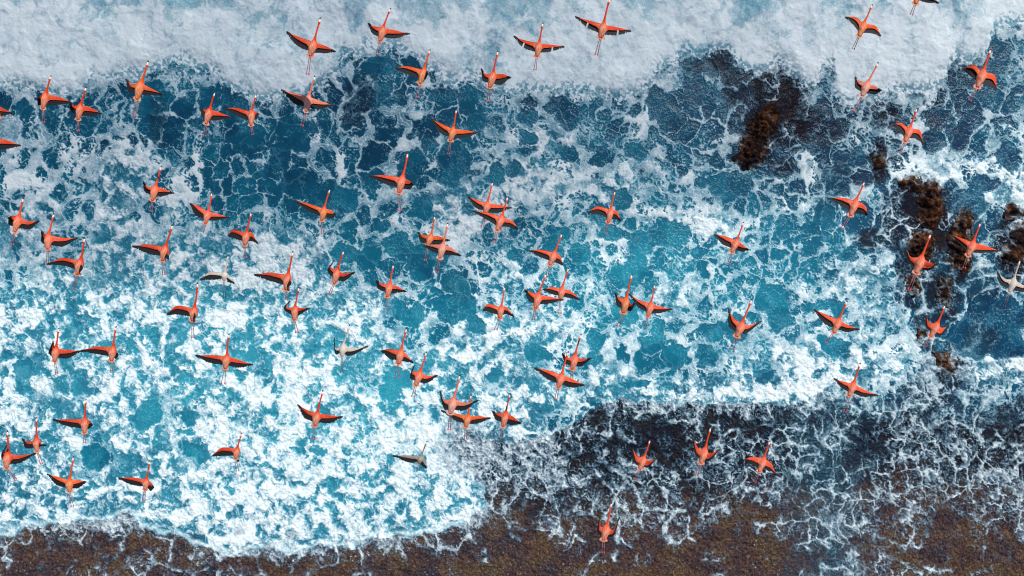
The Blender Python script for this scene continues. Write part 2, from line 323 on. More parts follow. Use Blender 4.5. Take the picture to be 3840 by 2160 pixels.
# ---------------------------------------------------------------- sea material
def sea_material():
    m, n, l, b = mat('sea_water_and_foam')
    co = n.new('ShaderNodeNewGeometry').outputs['Position']
    foam, reef, tone, shore = (attr(n, k) for k in ('foam', 'reef', 'tone', 'shore'))
    dry = attr(n, 'dry'); surf = attr(n, 'surf')
    n1 = noise(n, l, co, 5.5, 5, .65); n2 = noise(n, l, co, 14, 3, .6); n3 = noise(n, l, co, 1.1, 5, .6)
    # open water, navy to turquoise; a clear skin over submerged rock
    water = ramp(n, l, tone, [(0, (.003, .022, .060)), (.25, (.003, .055, .115)), (.5, (.004, .115, .195)), (.75, (.008, .190, .280)), (1, (.020, .290, .380))])
    rk = noise(n, l, co, 3.2, 8, .72)
    under = ramp(n, l, rk, [(.34, (.003, .002, .006)), (.52, (.009, .006, .011)), (.62, (.034, .017, .016)), (.76, (.10, .055, .035))])
    rk2 = mth(n, l, 'ADD', mth(n, l, 'MULTIPLY', noise(n, l, co, 6.5, 6, .75), .62), mth(n, l, 'MULTIPLY', rk, .38))
    drys = ramp(n, l, rk2, [(.34, (.008, .004, .004)), (.46, (.055, .030, .022)), (.54, (.15, .090, .058)), (.62, (.27, .18, .11)), (.72, (.70, .64, .58))])
    big = ramp(n, l, noise(n, l, co, .30, 5, .65), [(.36, (.38, .36, .62)), (.47, (.62, .48, .58)), (.56, (1.0, .88, .60)), (.66, (.85, .85, .42))])
    mul = n.new('ShaderNodeMix'); mul.data_type = 'RGBA'; mul.blend_type = 'MULTIPLY'; mul.inputs[0].default_value = .85
    l.new(mixc(n, l, mth(n, l, 'ADD', mth(n, l, 'MULTIPLY', dry, .85), .06), under, drys), mul.inputs[6]); l.new(big, mul.inputs[7]); rock = mul.outputs[2]
    sub = mixc(n, l, mth(n, l, 'MULTIPLY', reef, .93), water, rock)
    # foam broken up by small bubbles
    f1 = mth(n, l, 'ADD', foam, mth(n, l, 'MULTIPLY', mth(n, l, 'SUBTRACT', n1, .5), mth(n, l, 'MULTIPLY', mth(n, l, 'MULTIPLY', foam, mth(n, l, 'SUBTRACT', 1.1, foam)), 2.4)), clamp=True)
    f2 = mth(n, l, 'ADD', f1, mth(n, l, 'MULTIPLY', mth(n, l, 'SUBTRACT', n2, .5), .16), clamp=True)
    thin = mixc(n, l, reef, (.20, .58, .72), (.20, .43, .62))
    fcol = mixc(n, l, ramp(n, l, f2, [(.25, (0, 0, 0)), (.9, (1, 1, 1))]), thin, (.86, .95, .96))
    col = mixc(n, l, f2, sub, fcol)
    l.new(col, b.inputs['Base Color'])
    rg = mth(n, l, 'ADD', .16, mth(n, l, 'MULTIPLY', f2, .6)); rg = mth(n, l, 'ADD', rg, mth(n, l, 'MULTIPLY', shore, .12), clamp=True)
    l.new(rg, b.inputs['Roughness']); b.inputs['IOR'].default_value = 1.33
    bp = n.new('ShaderNodeBump'); bp.inputs['Strength'].default_value = .5; bp.inputs['Distance'].default_value = .12
    hh = mth(n, l, 'ADD', mth(n, l, 'MULTIPLY', n1, mth(n, l, 'ADD', .35, mth(n, l, 'MULTIPLY', f2, .7))), mth(n, l, 'MULTIPLY', rk, mth(n, l, 'MULTIPLY', shore, 3.2)))
    hh = mth(n, l, 'ADD', hh, mth(n, l, 'MULTIPLY', n2, .25))
    hh = mth(n, l, 'MULTIPLY', hh, mth(n, l, 'SUBTRACT', 1.0, mth(n, l, 'MULTIPLY', surf, .78)))
    sl = mth(n, l, 'SUBTRACT', .5, mth(n, l, 'MULTIPLY', mth(n, l, 'MAXIMUM', reef, f2), .40)); l.new(sl, b.inputs['Specular IOR Level'])
    l.new(hh, bp.inputs['Height']); l.new(bp.outputs[0], b.inputs['Normal'])
    return m
SEA = sea_material()
def build_sea():
    step = 1.7
    def axis(lo, hi):
        core = np.arange(lo, hi + step, step); g = step * 1.35 ** np.arange(1, 29); g = np.cumsum(g)
        return np.concatenate([(lo - g)[::-1], core, core[-1] + g])
    ax = axis(-120, 2700); ay = axis(-120, 1570)
    X, Y = np.meshgrid(ax, ay)
    f = sea_fields(X, Y)
    V = np.stack([(X - 1288) * U, (724.5 - Y) * U, f['h']], -1).reshape(-1, 3)
    ny, nx = X.shape
    i = np.arange(ny * nx).reshape(ny, nx)
    F = np.stack([i[:-1, :-1], i[1:, :-1], i[1:, 1:], i[:-1, 1:]], -1).reshape(-1, 4)
    sh = (f['shore'] > .5).ravel()[F].mean(1) > .5
    for name, sel in (('water', ~sh), ('reef', sh)):
        Fs = F[sel]; used = np.unique(Fs); remap = np.zeros(ny * nx, np.int64); remap[used] = np.arange(len(used))
        o = make_mesh(name, V[used], remap[Fs], SEA, attrs={k: f[k].ravel()[used] for k in ('foam', 'reef', 'tone', 'shore', 'dry', 'surf')})
        o['kind'] = 'structure'
        o['label'] = 'turquoise sea covered in white surf and a net of foam' if name == 'water' else 'dark wet reef along the bottom with torn foam draining over it'
build_sea()
# ---------------------------------------------------------------- rocks standing out of the water
def rock_material():
    m, n, l, b = mat('wet_brown_rock')
    co = n.new('ShaderNodeNewGeometry').outputs['Position']
    a = noise(n, l, co, 2.6, 9, .72); c = noise(n, l, co, .7, 4, .6)
    dark = ramp(n, l, a, [(.38, (.005, .002, .002)), (.48, (.030, .010, .005)), (.58, (.14, .048, .011)), (.70, (.30, .12, .03)), (.80, (.60, .42, .26))])
    cool = ramp(n, l, a, [(.38, (.003, .002, .004)), (.57, (.016, .008, .008)), (.74, (.12, .06, .035))])
    col = mixc(n, l, ramp(n, l, c, [(.42, (0, 0, 0)), (.60, (1, 1, 1))]), cool, dark)
    wash = mth(n, l, 'MULTIPLY', attr(n, 'wash'), mth(n, l, 'ADD', .2, mth(n, l, 'MULTIPLY', noise(n, l, co, 4, 4, .6), 1.6)), clamp=True)
    col = mixc(n, l, wash, col, (.62, .80, .88))
    l.new(col, b.inputs['Base Color']); b.inputs['Roughness'].default_value = .5; b.inputs['Specular IOR Level'].default_value = .08
    bp = n.new('ShaderNodeBump'); bp.inputs['Strength'].default_value = .7; bp.inputs['Distance'].default_value = .2
    l.new(a, bp.inputs['Height']); l.new(bp.outputs[0], b.inputs['Normal'])
    return m
ROCK = rock_material()
def T(c, r, pts): return [(c * 644 + x / 4, r * 362.25 + y / 4) for x, y in pts]
ROCKS = [
 ([(1898,426),(1868,424),(1846,410),(1845,395),(1858,384),(1864,362),(1880,338),(1893,306),(1908,285),(1925,268),(1942,254),(1958,262),(1962,285),(1955,312),(1948,332),(1936,350),(1930,378),(1924,402),(1912,420)], 1.3,
  'long narrow brown rock in the water, upper right of centre, alone in the surf'),
 (T(3,1,[(1300,380),(1440,315),(1530,370),(1560,420),(1620,380),(1680,350),(1710,400),(1740,500),(1750,600),(1745,700),(1720,800),(1660,860),(1560,850),(1500,780),(1530,700),(1550,640),(1500,570),(1540,500),(1400,465),(1310,440)]), 1.6,
  'largest brown rock, humped, with an orange flank above the flamingo over rock'),
 (T(3,1,[(1440,900),(1560,880),(1660,900),(1680,1000),(1650,1100),(1600,1200),(1540,1230),(1480,1170),(1410,1090),(1400,1000)]), 1.1,
  'brown rock directly beneath the flamingo, below the largest rock'),
 (T(3,1,[(1960,670),(2050,690),(2060,780),(2035,880),(2060,950),(2035,1100),(2050,1200),(2030,1290),(1960,1310),(1880,1240),(1815,1180),(1808,1050),(1830,900),(1900,760)]), 1.4,
  'tall dark rock right of the largest one, with a flamingo over its lower half'),
 (T(3,1,[(2370,640),(2440,600),(2530,605),(2576,680),(2560,735),(2470,770),(2400,780),(2360,720)]), 1.2,
  'small round brown rock near the right edge, topmost of the pair there'),
 (T(3,1,[(2440,900),(2480,830),(2560,760),(2680,720),(2760,900),(2640,1060),(2560,1180),(2440,1240),(2360,1200),(2330,1130),(2380,1040),(2450,1000)]), 1.4,
  'big brown rock cut by the right edge, above the white flamingo'),
 (T(3,2,[(1670,640),(1780,660),(1890,740),(1930,820),(1850,890),(1760,850),(1690,750)]), .9,
  'brown rock low on the right, beside a burst of white foam'),
 (T(3,1,[(1050,160),(1090,100),(1140,85),(1180,150),(1195,240),(1100,250),(1060,225)]), .7,
  'small black rock with a foam line across it, above and left of the largest rock'),
 (T(3,1,[(1740,1340),(1830,1335),(1850,1440),(1840,1560),(1800,1640),(1740,1590),(1690,1560),(1700,1450)]), .9,
  'narrow brown rock in the foam channel above the compact flamingo'),
 (T(3,1,[(1400,1340),(1480,1310),(1530,1400),(1535,1490),(1490,1540),(1430,1520),(1390,1440)]), .8,
  'small brown rock at the feet of the flamingo below the largest rock'),
 (T(3,2,[(1500,420),(1570,400),(1590,490),(1530,560),(1485,520)]), .7,
  'smallest dark rock, left of the compact flamingo tail'),
]
def build_rock(i, poly, H, label):
    P = np.array(poly); seg = P; nxt = np.roll(P, -1, 0)
    lo = P.min(0) - 26; hi = P.max(0) + 26; st = 2.2
    X, Y = np.meshgrid(np.arange(lo[0], hi[0], st), np.arange(lo[1], hi[1], st))
    wx = X + 16 * (fbm(X, Y, 15, 120 + i, 3) - .5) + 6 * (vnoise(X, Y, 5, 130 + i) - .5); wy = Y + 16 * (fbm(X, Y, 15, 140 + i, 3) - .5) + 6 * (vnoise(X, Y, 5, 150 + i) - .5)
    d = np.full(X.shape, 1e9)
    for a, b in zip(seg, nxt):
        ab = b - a; t = np.clip(((wx - a[0]) * ab[0] + (wy - a[1]) * ab[1]) / (ab @ ab), 0, 1)
        d = np.minimum(d, np.hypot(wx - a[0] - t * ab[0], wy - a[1] - t * ab[1]))
    ins = inpoly(wx, wy, list(map(tuple, P))); d = np.where(ins, d, -d) * U
    n = fbm(X, Y, 26, 160 + i, 3); m = fbm(X, Y, 9, 170 + i, 3); r = ridge(X, Y, 12, 180 + i, 3)
    z = .12 + H * .65 * sst(-.05, 1.4, d) * (.45 + .7 * n) + .5 * (m - .5) * sst(-.2, .6, d) + .45 * (r - .6) * sst(-.1, .4, d)
    z = np.where(d < 0, .12 + d * 1.5, z)
    sf = sea_fields(X, Y); h0 = sf['h']; wash = .7 * sf['foam'] * sst(.45, .10, z) * sst(.30, .60, fbm(X, Y, 16, 190 + i, 3))
    V = np.stack([(X - 1288) * U, (724.5 - Y) * U, z + h0 * .6], -1).reshape(-1, 3)
    ny, nx = X.shape; idx = np.arange(ny * nx).reshape(ny, nx)
    F = np.stack([idx[:-1, :-1], idx[1:, :-1], idx[1:, 1:], idx[:-1, 1:]], -1).reshape(-1, 4)
    keep = (d.ravel()[F] > -.55).any(1); F = F[keep]
    used = np.unique(F); remap = np.zeros(ny * nx, np.int64); remap[used] = np.arange(len(used)); F = remap[F]; V = V[used]; wash = wash.ravel()[used]
    # skirt down to the sea bed so that the rock is a solid body
    c = V.mean(0).copy(); c[2] = 0; V[:, :] -= c
    e = np.sort(np.concatenate([F[:, [0, 1]], F[:, [1, 2]], F[:, [2, 3]], F[:, [3, 0]]]), 1)
    de = np.concatenate([F[:, [0, 1]], F[:, [1, 2]], F[:, [2, 3]], F[:, [3, 0]]])
    _, inv, cnt = np.unique(e, axis=0, return_inverse=True, return_counts=True)
    bd = de[cnt[inv.ravel()] == 1]; n0 = len(V)
    low = V.copy(); low[:, 2] = -2.5
    V2 = np.concatenate([V, low]); S = np.stack([bd[:, 1], bd[:, 0], bd[:, 0] + n0, bd[:, 1] + n0], 1)
    Fa = np.concatenate([F, S]); us = np.unique(Fa); rm = np.zeros(len(V2), np.int64); rm[us] = np.arange(len(us))
    o = make_mesh('rock', V2[us], rm[Fa], ROCK, attrs={'wash': np.concatenate([wash, wash * 0])[us]})
    o.location = c; o['label'] = label; o['category'] = 'rock'; o['group'] = 'rocks standing out of the surf'
for i, (p, H, lab) in enumerate(ROCKS): build_rock(i, p, H, lab)
# ---------------------------------------------------------------- plumage materials
def plumage(name, base, pale, dark, emis=0):
    m, n, l, b = mat(name)
    co = n.new('ShaderNodeTexCoord').outputs['Object']
    mp = n.new('ShaderNodeMapping'); mp.inputs['Scale'].default_value = (34, 7, 10); l.new(co, mp.inputs[0])
    st = noise(n, l, mp.outputs[0], 1, 4, .7); sp = noise(n, l, co, 26, 3, .6)
    p = attr(n, 'pale')
    f = mth(n, l, 'MULTIPLY', p, ramp(n, l, st, [(.36, (.12, .12, .12)), (.58, (1, 1, 1))]), clamp=True)
    c0 = mixc(n, l, ramp(n, l, sp, [(.35, (0, 0, 0)), (.7, (1, 1, 1))]), base, dark)
    l.new(mixc(n, l, f, c0, pale), b.inputs['Base Color'])
    b.inputs['Roughness'].default_value = .75; b.inputs['Specular IOR Level'].default_value = .08
    bp = n.new('ShaderNodeBump'); bp.inputs['Strength'].default_value = .4; bp.inputs['Distance'].default_value = .01
    l.new(st, bp.inputs['Height']); l.new(bp.outputs[0], b.inputs['Normal'])
    return m
def plain(name, c, r=.6):
    m, n, l, b = mat(name)
    co = n.new('ShaderNodeTexCoord').outputs['Object']
    t = noise(n, l, co, 30, 3)
    l.new(mixc(n, l, t, tuple(x * .75 for x in c), tuple(min(1, x * 1.25) for x in c)), b.inputs['Base Color'])
    b.inputs['Roughness'].default_value = r; return m
PL = {
 'o': plumage('orange_red_plumage', (.64, .048, .008), (.88, .52, .34), (.50, .030, .006)),
 'c': plumage('coral_plumage', (.76, .080, .026), (.92, .50, .34), (.62, .052, .016)),
 'k': plumage('amber_orange_plumage', (.70, .085, .012), (.90, .50, .27), (.58, .058, .009)),
 'p': plumage('pale_pink_plumage', (.72, .19, .11), (.88, .60, .48), (.60, .12, .07)),
 'w': plumage('white_juvenile_plumage', (.60, .52, .43), (.80, .76, .70), (.40, .32, .26)),
 'g': plumage('grey_buff_juvenile_plumage', (.30, .26, .21), (.46, .42, .37), (.20, .16, .13)),
}
LEGM = {False: plain('pinkish_grey_leg', (.28, .13, .15)), True: plain('grey_leg', (.16, .13, .14))}
FOOT = plain('rose_red_foot', (.62, .07, .09)); FOOTG = plain('dark_foot', (.08, .05, .06))
BLACK = plain('black_flight_feather', (.006, .005, .008), .7)
BEAKP = plain('pale_beak', (.80, .66, .60), .4); BEAKB = plain('black_beak_tip', (.012, .010, .012), .35)
NECKD = {False: None, True: plain('grey_neck', (.12, .08, .07))}
# ---------------------------------------------------------------- flamingos
def catmull(P, ts):
    P = [np.array(p, float) for p in P]; P = [2 * P[0] - P[1]] + P + [2 * P[-1] - P[-2]]; n = len(P) - 3; out = []
    L = [0.0]
    for k in range(n): L.append(L[-1] + max(1e-6, np.linalg.norm(P[k + 2] - P[k + 1])))
    for t in ts:
        s = t * L[-1]; k = min(n - 1, int(np.searchsorted(L, s, side='right') - 1)); u = (s - L[k]) / (L[k + 1] - L[k]); u = min(max(u, 0), 1)
        a, b, c, d = P[k:k + 4]
        out.append(.5 * ((2 * b) + (-a + c) * u + (2 * a - 5 * b + 4 * c - d) * u * u + (-a + 3 * b - 3 * c + d) * u ** 3))
    return np.array(out)
def tube(V, F, C, Rr, flat=1.0, k=8, cap=True):
    """a lofted tube through centres C (n,3) with radii Rr (half width) and flat x height; returns the index range"""
    C = np.asarray(C, float); n = len(C); n0 = len(V)
    for i in range(n):
        d = C[min(i + 1, n - 1)] - C[max(i - 1, 0)]; d = d / (np.linalg.norm(d) + 1e-9)
        s = np.cross(d, (0, 0, 1)); s /= np.linalg.norm(s) + 1e-9; u = np.cross(s, d)
        r = Rr[i]; fl = flat[i] if hasattr(flat, '__len__') else flat
        for j in range(k):
            a = 2 * math.pi * j / k; V.append(tuple(C[i] + s * r * math.cos(a) + u * r * fl * math.sin(a)))
    for i in range(n - 1):
        for j in range(k):
            a = n0 + i * k + j; b = n0 + i * k + (j + 1) % k
            F.append((a, a + k, b + k, b))
    F.append(tuple(n0 + j for j in range(k))); F.append(tuple(n0 + (n - 1) * k + j for j in reversed(range(k))))
    return n0
def flamingo(idx, T0, pts, kind, label):
    rnd = random.Random(idx * 7 + 3)
    c, r, s = T0; 
    P = {k: np.array([c + x / s, r + y / s]) for k, (x, y) in pts.items()}     # points on the 3840-wide framing
    L = np.linalg.norm(P['H'] - P['V'])
    D = float(np.clip(2688 * 1.14 / L, 18.0, 27.0)); zc = CAM_H - D             # the bird's own height above the sea
    mpp = D / 2688.0
    org = P['N'] * .6 + P['V'] * .4
    ax = P['N'] - P['V']; head = math.atan2(-ax[0], -ax[1]) * -1                # heading, 0 = up the picture
    ch, sh = math.cos(-head), math.sin(-head)
    def W(p, z=0.0):
        """framing point at height z above the bird's plane -> the bird's local metres"""
        m = (D - z) / 2688.0
        wx = (p[0] - 1920) * m - (org[0] - 1920) * mpp; wy = (1080 - p[1]) * m - (1080 - org[1]) * mpp
        return np.array([wx * ch - wy * sh, wx * sh + wy * ch, z])
    root = bpy.data.objects.new('flamingo', None); scene.collection.objects.link(root)
    root.empty_display_size = .3
    root.location = ((org[0] - 1920) * mpp, (1080 - org[1]) * mpp, zc); root.rotation_euler = (0, 0, head)
    root['label'] = label; root['category'] = 'flamingo'; root['group'] = 'flamingos flying over the surf'
    H, N, Vt, Ft = (P[k] for k in 'HNVF')
    V = []; F = []; pale = []; mi = []
    def mark(pv, m=0):
        pale.extend([pv] * (len(V) - len(pale))); mi.extend([m] * (len(F) - len(mi)))
    # torso, neck and head in one loft
    hd = H - N; neckL = np.linalg.norm(hd); per = np.array([-hd[1], hd[0]]) / neckL
    bend = per * neckL * rnd.uniform(-.015, .02)
    bk = H - hd * min(.24, .14 / (neckL * mpp))                               # where the beak meets the head
    a = Vt - N
    cen = []; rad = []; fl = []; pv = []
    for t, rr, q in ((1.0, .040, .35), (.92, .062, .45), (.82, .078, .6), (.68, .102, .75), (.52, .120, .85), (.36, .122, .9), (.20, .106, .9), (.08, .076, .95), (-.03, .046, 1)):
        p = N + a * t; cen.append(W(p, .02 * (1 - abs(t - .4)))); rad.append(rr); fl.append(q); pv.append(.95 if t > .3 else max(0, .75 * (t + .03) / .33))
    for t, rr in ((.14, .033), (.30, .026), (.48, .023), (.66, .0225), (.82, .023), (.92, .027), (.965, .036), (1.0, .033)):
        p = N + (bk - N) * t + bend * math.sin(math.pi * t); cen.append(W(p, .015)); rad.append(rr); fl.append(1.0); pv.append(.0 if t < .9 else .12)
    n0 = tube(V, F, cen, rad, fl, 10)
    for i, q in enumerate(pv):
        for j in range(10):
            side = abs(math.cos(2 * math.pi * j / 10)); pale.append(q * (1 - .6 * side))
    mi.extend([0] * (len(F) - len(mi)))
    # legs and webbed feet
    legd = Ft - Vt; lp = np.array([-legd[1], legd[0]]) / (np.linalg.norm(legd) + 1e-6)
    spread = pts.get('_s', (0, 0))[0] or .036
    for sgn in (-1, 1):
        a0 = Vt - ax * -.0 + lp * sgn * .018 / mpp; a1 = Ft + lp * sgn * spread / mpp + legd * rnd.uniform(-.05, 0)
        ts = (-.12, .1, .40, .46, .52, .86)
        C = [W(a0 + (a1 - a0) * t, -.02 - .02 * t) for t in ts]
        tube(V, F, C, (.017, .0125, .0105, .0155, .0105, .0095), 1.0, 6); mark(0, 1)
        f0 = W(a0 + (a1 - a0) * .85, -.04); f1 = W(a1, -.04); dv = f1 - f0; dn = np.array([-dv[1], dv[0], 0]); dn /= np.linalg.norm(dn) + 1e-9
        tube(V, F, [f0, f0 + dv * .35, f0 + dv * .8, f1], (.010, .020, .024, .007), .45, 6); mark(0, 2)
    # wings
    feathers = []
    for side in 'lr':
        Wp, Tp, Qp = P['W' + side], P['T' + side], P['Q' + side]; Qp = Qp + (Qp - (Wp * .7 + Tp * .3)) * .16
        sg = -1 if side == 'l' else 1
        per2 = np.array([-a[1], a[0]]) / np.linalg.norm(a) * -sg * -1
        if np.dot(per2, Tp - N) < 0 and np.dot(per2, Wp - N) < 0: pass
        off = np.array([sg, 0]) 
        bdir = a / np.linalg.norm(a); prp = np.array([bdir[1], -bdir[0]]); prp = prp if prp[0] * sg > 0 else -prp
        A = N + a * .10 + prp * .045 / mpp; B = N + a * .70 + prp * .050 / mpp
        span = (np.linalg.norm(Wp - A) + np.linalg.norm(Tp - Wp)) * mpp
        dz = min(.34, math.sqrt(max(0, .70 ** 2 - span ** 2))) * (1 if rnd.random() < .6 else -1) * .8
        ns = 13; ss = np.linspace(0, 1, ns)
        endl = Tp; endt = Tp + (Qp - Tp) * .06
        LE = catmull([A, Wp, endl], ss); TE = catmull([B, Qp, endt], ss)
        def zz(s): return dz * s ** 1.3 + .03 * math.sin(math.pi * s)
        def bf(s):   # share of the chord that is black, from the trailing edge
            return np.interp(s, (0, .07, .15, .45, .7, .80, .88, 1), (.0, .30, .55, .64, .70, .84, 1.0, 1)) * BK
        BK = pts.get('_b', (1, 0))[0]
        rows = 6; n1 = len(V)
        for lay in (0, 1):
            for i, sx in enumerate(ss):
                cb = 1 - max(.0, bf(sx) - .05)
                for j in range(rows):
                    t = j / (rows - 1) * cb; p = LE[i] * (1 - t) + TE[i] * t
                    th = .022 * (1 - .75 * sx) * (1 - (2 * t - .7) ** 2 * .5) * (1 if lay == 0 else -1)
                    camber = .03 * math.sin(math.pi * min(1, t + .15)) * (1 - .5 * sx)
                    V.append(tuple(W(p, zz(sx) + th + camber)))
                    pale.append((.45 * (1 - sx) ** 4 + .25 * sst(.6, .95, np.array(sx)) * (t > .0) + (.14 if (i * 7 + j * 3 + idx) % 5 == 0 else .0)) * (1 if kind != 'o' else .75))
        m = ns * rows
        for i in range(ns - 1):
            for j in range(rows - 1):
                q = n1 + i * rows + j
                f = (q, q + rows, q + rows + 1, q + 1); F.append(f if sg < 0 else f[::-1])
                f = (q + m, q + m + 1, q + m + rows + 1, q + m + rows); F.append(f if sg < 0 else f[::-1])
        for i in range(ns - 1):
            for j in (0, rows - 1):
                q = n1 + i * rows + j; F.append((q, q + rows, q + rows + m, q + m))
        for j in range(rows - 1):
            q = n1 + (ns - 1) * rows + j; F.append((q, q + 1, q + 1 + m, q + m))
        mi.extend([0] * (len(F) - len(mi)))
        # flight feathers: separate blades, fanned at the tip
        FV = []; FF = []
        nb = 24
        LEd = catmull([A, Wp, endl], np.linspace(0, 1, nb + 1)); TEd = catmull([B, Qp, endt], np.linspace(0, 1, nb + 1))
        tipdir = (Tp - Wp) / (np.linalg.norm(Tp - Wp) + 1e-6)
        for q in range(2, nb + 1):
            sx = q / nb; cb = 1 - bf(sx) - .10
            base = LEd[q] * (1 - max(cb, .02)) + TEd[q] * max(cb, .02)
            if sx > .9: base = LEd[q] * .96 + TEd[q] * .04 - tipdir * .05 / mpp
            tip = TEd[q] + tipdir * (.022 / mpp) * (sx ** 2)
            if sx > .8:
                k = (sx - .8) / .2; tip = tip * (1 - k) + (Tp + tipdir * .035 / mpp * rnd.uniform(.2, 1.3) + (TEd[int(nb * .86)] - LEd[int(nb * .86)]) * (1 - k) * .5) * k
            out = (tip - base); ln = np.linalg.norm(out) + 1e-6
            tip = tip + out / ln * rnd.uniform(.004, .026) / mpp
            if pts.get('_g', (0, 0))[0] and abs(sx - .52) < .035: continue
            wdt = max(.030, 1.15 * np.linalg.norm(LEd[q] - LEd[q - 1]) * mpp) / mpp * .5; pd = np.array([-out[1], out[0]]) / ln
            z0 = zz(sx) + .004 + .0015 * (q % 3); k0 = len(FV)
            prof = ((0, 1.0), (.45, 1.3), (.86, 1.2), (.96, .75), (1.0, .2))
            for zt in (0, -.006):
                for t, wv in prof:
                    pp = base + (tip - base) * t
                    for sd in (-1, 1): FV.append(tuple(W(pp + pd * wdt * wv * sd, z0 + zt - .012 * t)))
            np_ = len(prof)
            for t in range(np_ - 1):
                u = k0 + t * 2; v = u + np_ * 2
                FF += [(u, u + 1, u + 3, u + 2), (v, v + 2, v + 3, v + 1), (u, u + 2, v + 2, v), (u + 1, v + 1, v + 3, u + 3)]
        feathers.append((FV, FF))
    body = make_mesh('body', V, F, PL[kind], root, {'pale': pale}, True, [LEGM[kind in 'wg'], FOOTG if kind in 'wg' else FOOT], mi)
    for FV, FF in feathers: make_mesh('flight_feathers', FV, FF, BLACK, root, smooth=False)
    # tail: a short fan of blades
    TV = []; TF = []; bl = a / np.linalg.norm(a); tp = np.array([-bl[1], bl[0]])
    for q in range(-3, 4):
        ang = q * .17; d = bl * math.cos(ang) + tp * math.sin(ang); b0 = Vt - bl * .12 / mpp + tp * q * .013 / mpp
        e0 = b0 + d * (.175 - .008 * abs(q) + rnd.uniform(-.008, .012)) / mpp; pd = np.array([-d[1], d[0]]) * .019 / mpp; z0 = .035 - .004 * abs(q)
        k0 = len(TV)
        for zt in (0, -.006):
            for t, wv in ((0, .7), (.6, 1.1), (.9, .9), (1, .3)):
                for sd in (-1, 1): TV.append(tuple(W(b0 + (e0 - b0) * t + pd * wv * sd, z0 + zt - .03 * t)))
        for t in range(3):
            u = k0 + t * 2; v = u + 8
            TF += [(u, u + 1, u + 3, u + 2), (v, v + 2, v + 3, v + 1), (u, u + 2, v + 2, v), (u + 1, v + 1, v + 3, u + 3)]
    make_mesh('tail_feathers', TV, TF, PL[kind], root, {'pale': [.9] * len(TV)}, smooth=False)
    # beak, pale with a black tip
    BV = []; BF = []; hb = H - bk
    tube(BV, BF, [W(bk - hb * .12, .015), W(bk + hb * .2, .012), W(bk + hb * .5, .005), W(bk + hb * .62, .0)], (.026, .027, .022, .020), .8, 8); nB = len(BF)
    dk = per * .012 / mpp * (1 if idx % 3 else -1)
    tube(BV, BF, [W(bk + hb * .60, .0), W(bk + hb * .80 + dk * .4, -.01), W(H + dk, -.03)], (.0225, .024, .010), .8, 8)
    make_mesh('beak', BV, BF, BEAKP, root, smooth=True, mats=[BEAKB], midx=[0] * nB + [1] * (len(BF) - nB))
    return root
S = 2576 / 960.0
def TL(c, r): return (c * 960.0, r * 540.0, S)
def bird(tile, nums, kind, label, **kw):
    keys = ('H', 'N', 'V', 'F', 'Wl', 'Tl', 'Ql', 'Wr', 'Tr', 'Qr'); v = list(map(float, nums.split()))
    pts = {k: (v[2 * i], v[2 * i + 1]) for i, k in enumerate(keys)}
    global NB; NB += 1
    flamingo(NB, TL(*tile), Pts(pts, kw), kind, label)
class Pts(dict):
    def __init__(self, d, kw): super().__init__(d); self.kw = kw
    def get(self, k, dflt=None):
        if k == '_s': return (self.kw.get('s', 0), 0)
        if k == '_b': return (self.kw.get('b', 1), 0)
        if k == '_g': return (self.kw.get('g', 0), 0)
        return super().get(k, dflt)
NB = 0
# points per bird: beak tip, neck base, tail, feet, then wrist / tip / trailing edge of the left and of the right wing
bird((0,0),"512 756 465 925 430 1095 438 1240 408 962 384 985 388 1045 620 985 712 1028 560 1048",'o','orange flamingo at upper left, left wing folded short, tail over dark water')
bird((0,0),"868 872 815 1045 785 1205 785 1325 745 1062 706 1032 722 1110 900 1078 1015 1140 910 1158",'o','orange flamingo just below a point of white surf, upper left, left wing curled forward')
bird((0,0),"1495 608 1425 815 1378 1000 1353 1175 1330 848 1280 808 1300 910 1480 868 1630 945 1500 945",'k','amber flamingo crossing from the white surf into dark water at the upper left')
bird((0,0),"2163 925 2115 1090 2072 1248 2058 1380 2058 1095 2032 1098 2036 1150 2185 1122 2322 1178 2190 1200",'o','orange flamingo over dark water at upper left, left wing seen edge on')
bird((0,0),"2577 946 2534 1106 2526 1263 2546 1359 2364 1083 2274 1096 2389 1156 2578 1125 2597 1142 2570 1188",'o','orange flamingo with long left wing and stub right wing, beside the pale pink one')
bird((1,0),"595 760 535 960 505 1122 458 1275 400 940 263 908 390 1030 660 1020 768 1058 640 1088",'p','pale pink flamingo with spread wings at the lower edge of the surf')
bird((0,0),"-52 910 -40 1050 -8 1185 8 1232 -110 1040 -230 1060 -120 1130 40 1095 122 1135 30 1155",'o','flamingo cut by the left edge, only its right wing showing, upper of the two')
bird((0,0),"-50 1200 -60 1370 -60 1540 -60 1670 -150 1380 -260 1400 -160 1460 60 1408 200 1462 55 1488",'o','flamingo cut by the left edge, only its right wing showing, lower of the two')
bird((1,0),"650 175 590 405 545 565 518 760 440 375 313 322 410 440 720 470 788 512 690 525",'o','wide winged flamingo over the white surf, first from the left on the surf')
bird((1,0),"1355 80 1283 265 1248 415 1217 555 1185 262 1135 235 1175 325 1400 305 1533 338 1400 375",'o','flamingo over surf with short left wing, second from the left on the surf')
bird((1,0),"1750 495 1695 690 1650 842 1618 985 1520 665 1405 685 1530 735 1715 705 1727 732 1705 782",'k','orange flamingo with long left wing over a dark bay in the surf')
bird((1,0),"2435 508 2390 725 2352 880 2335 1030 2310 745 2274 700 2290 800 2485 745 2555 775 2470 835",'o','broad orange flamingo with forward curled left wing at the surf edge, centre top')
bird((1,0),"2017 1098 1988 1280 1955 1420 1937 1560 1870 1245 1770 1205 1850 1320 2130 1315 2228 1332 2100 1378",'k','flamingo with fully spread wings on deep blue water, upper centre below the surf')
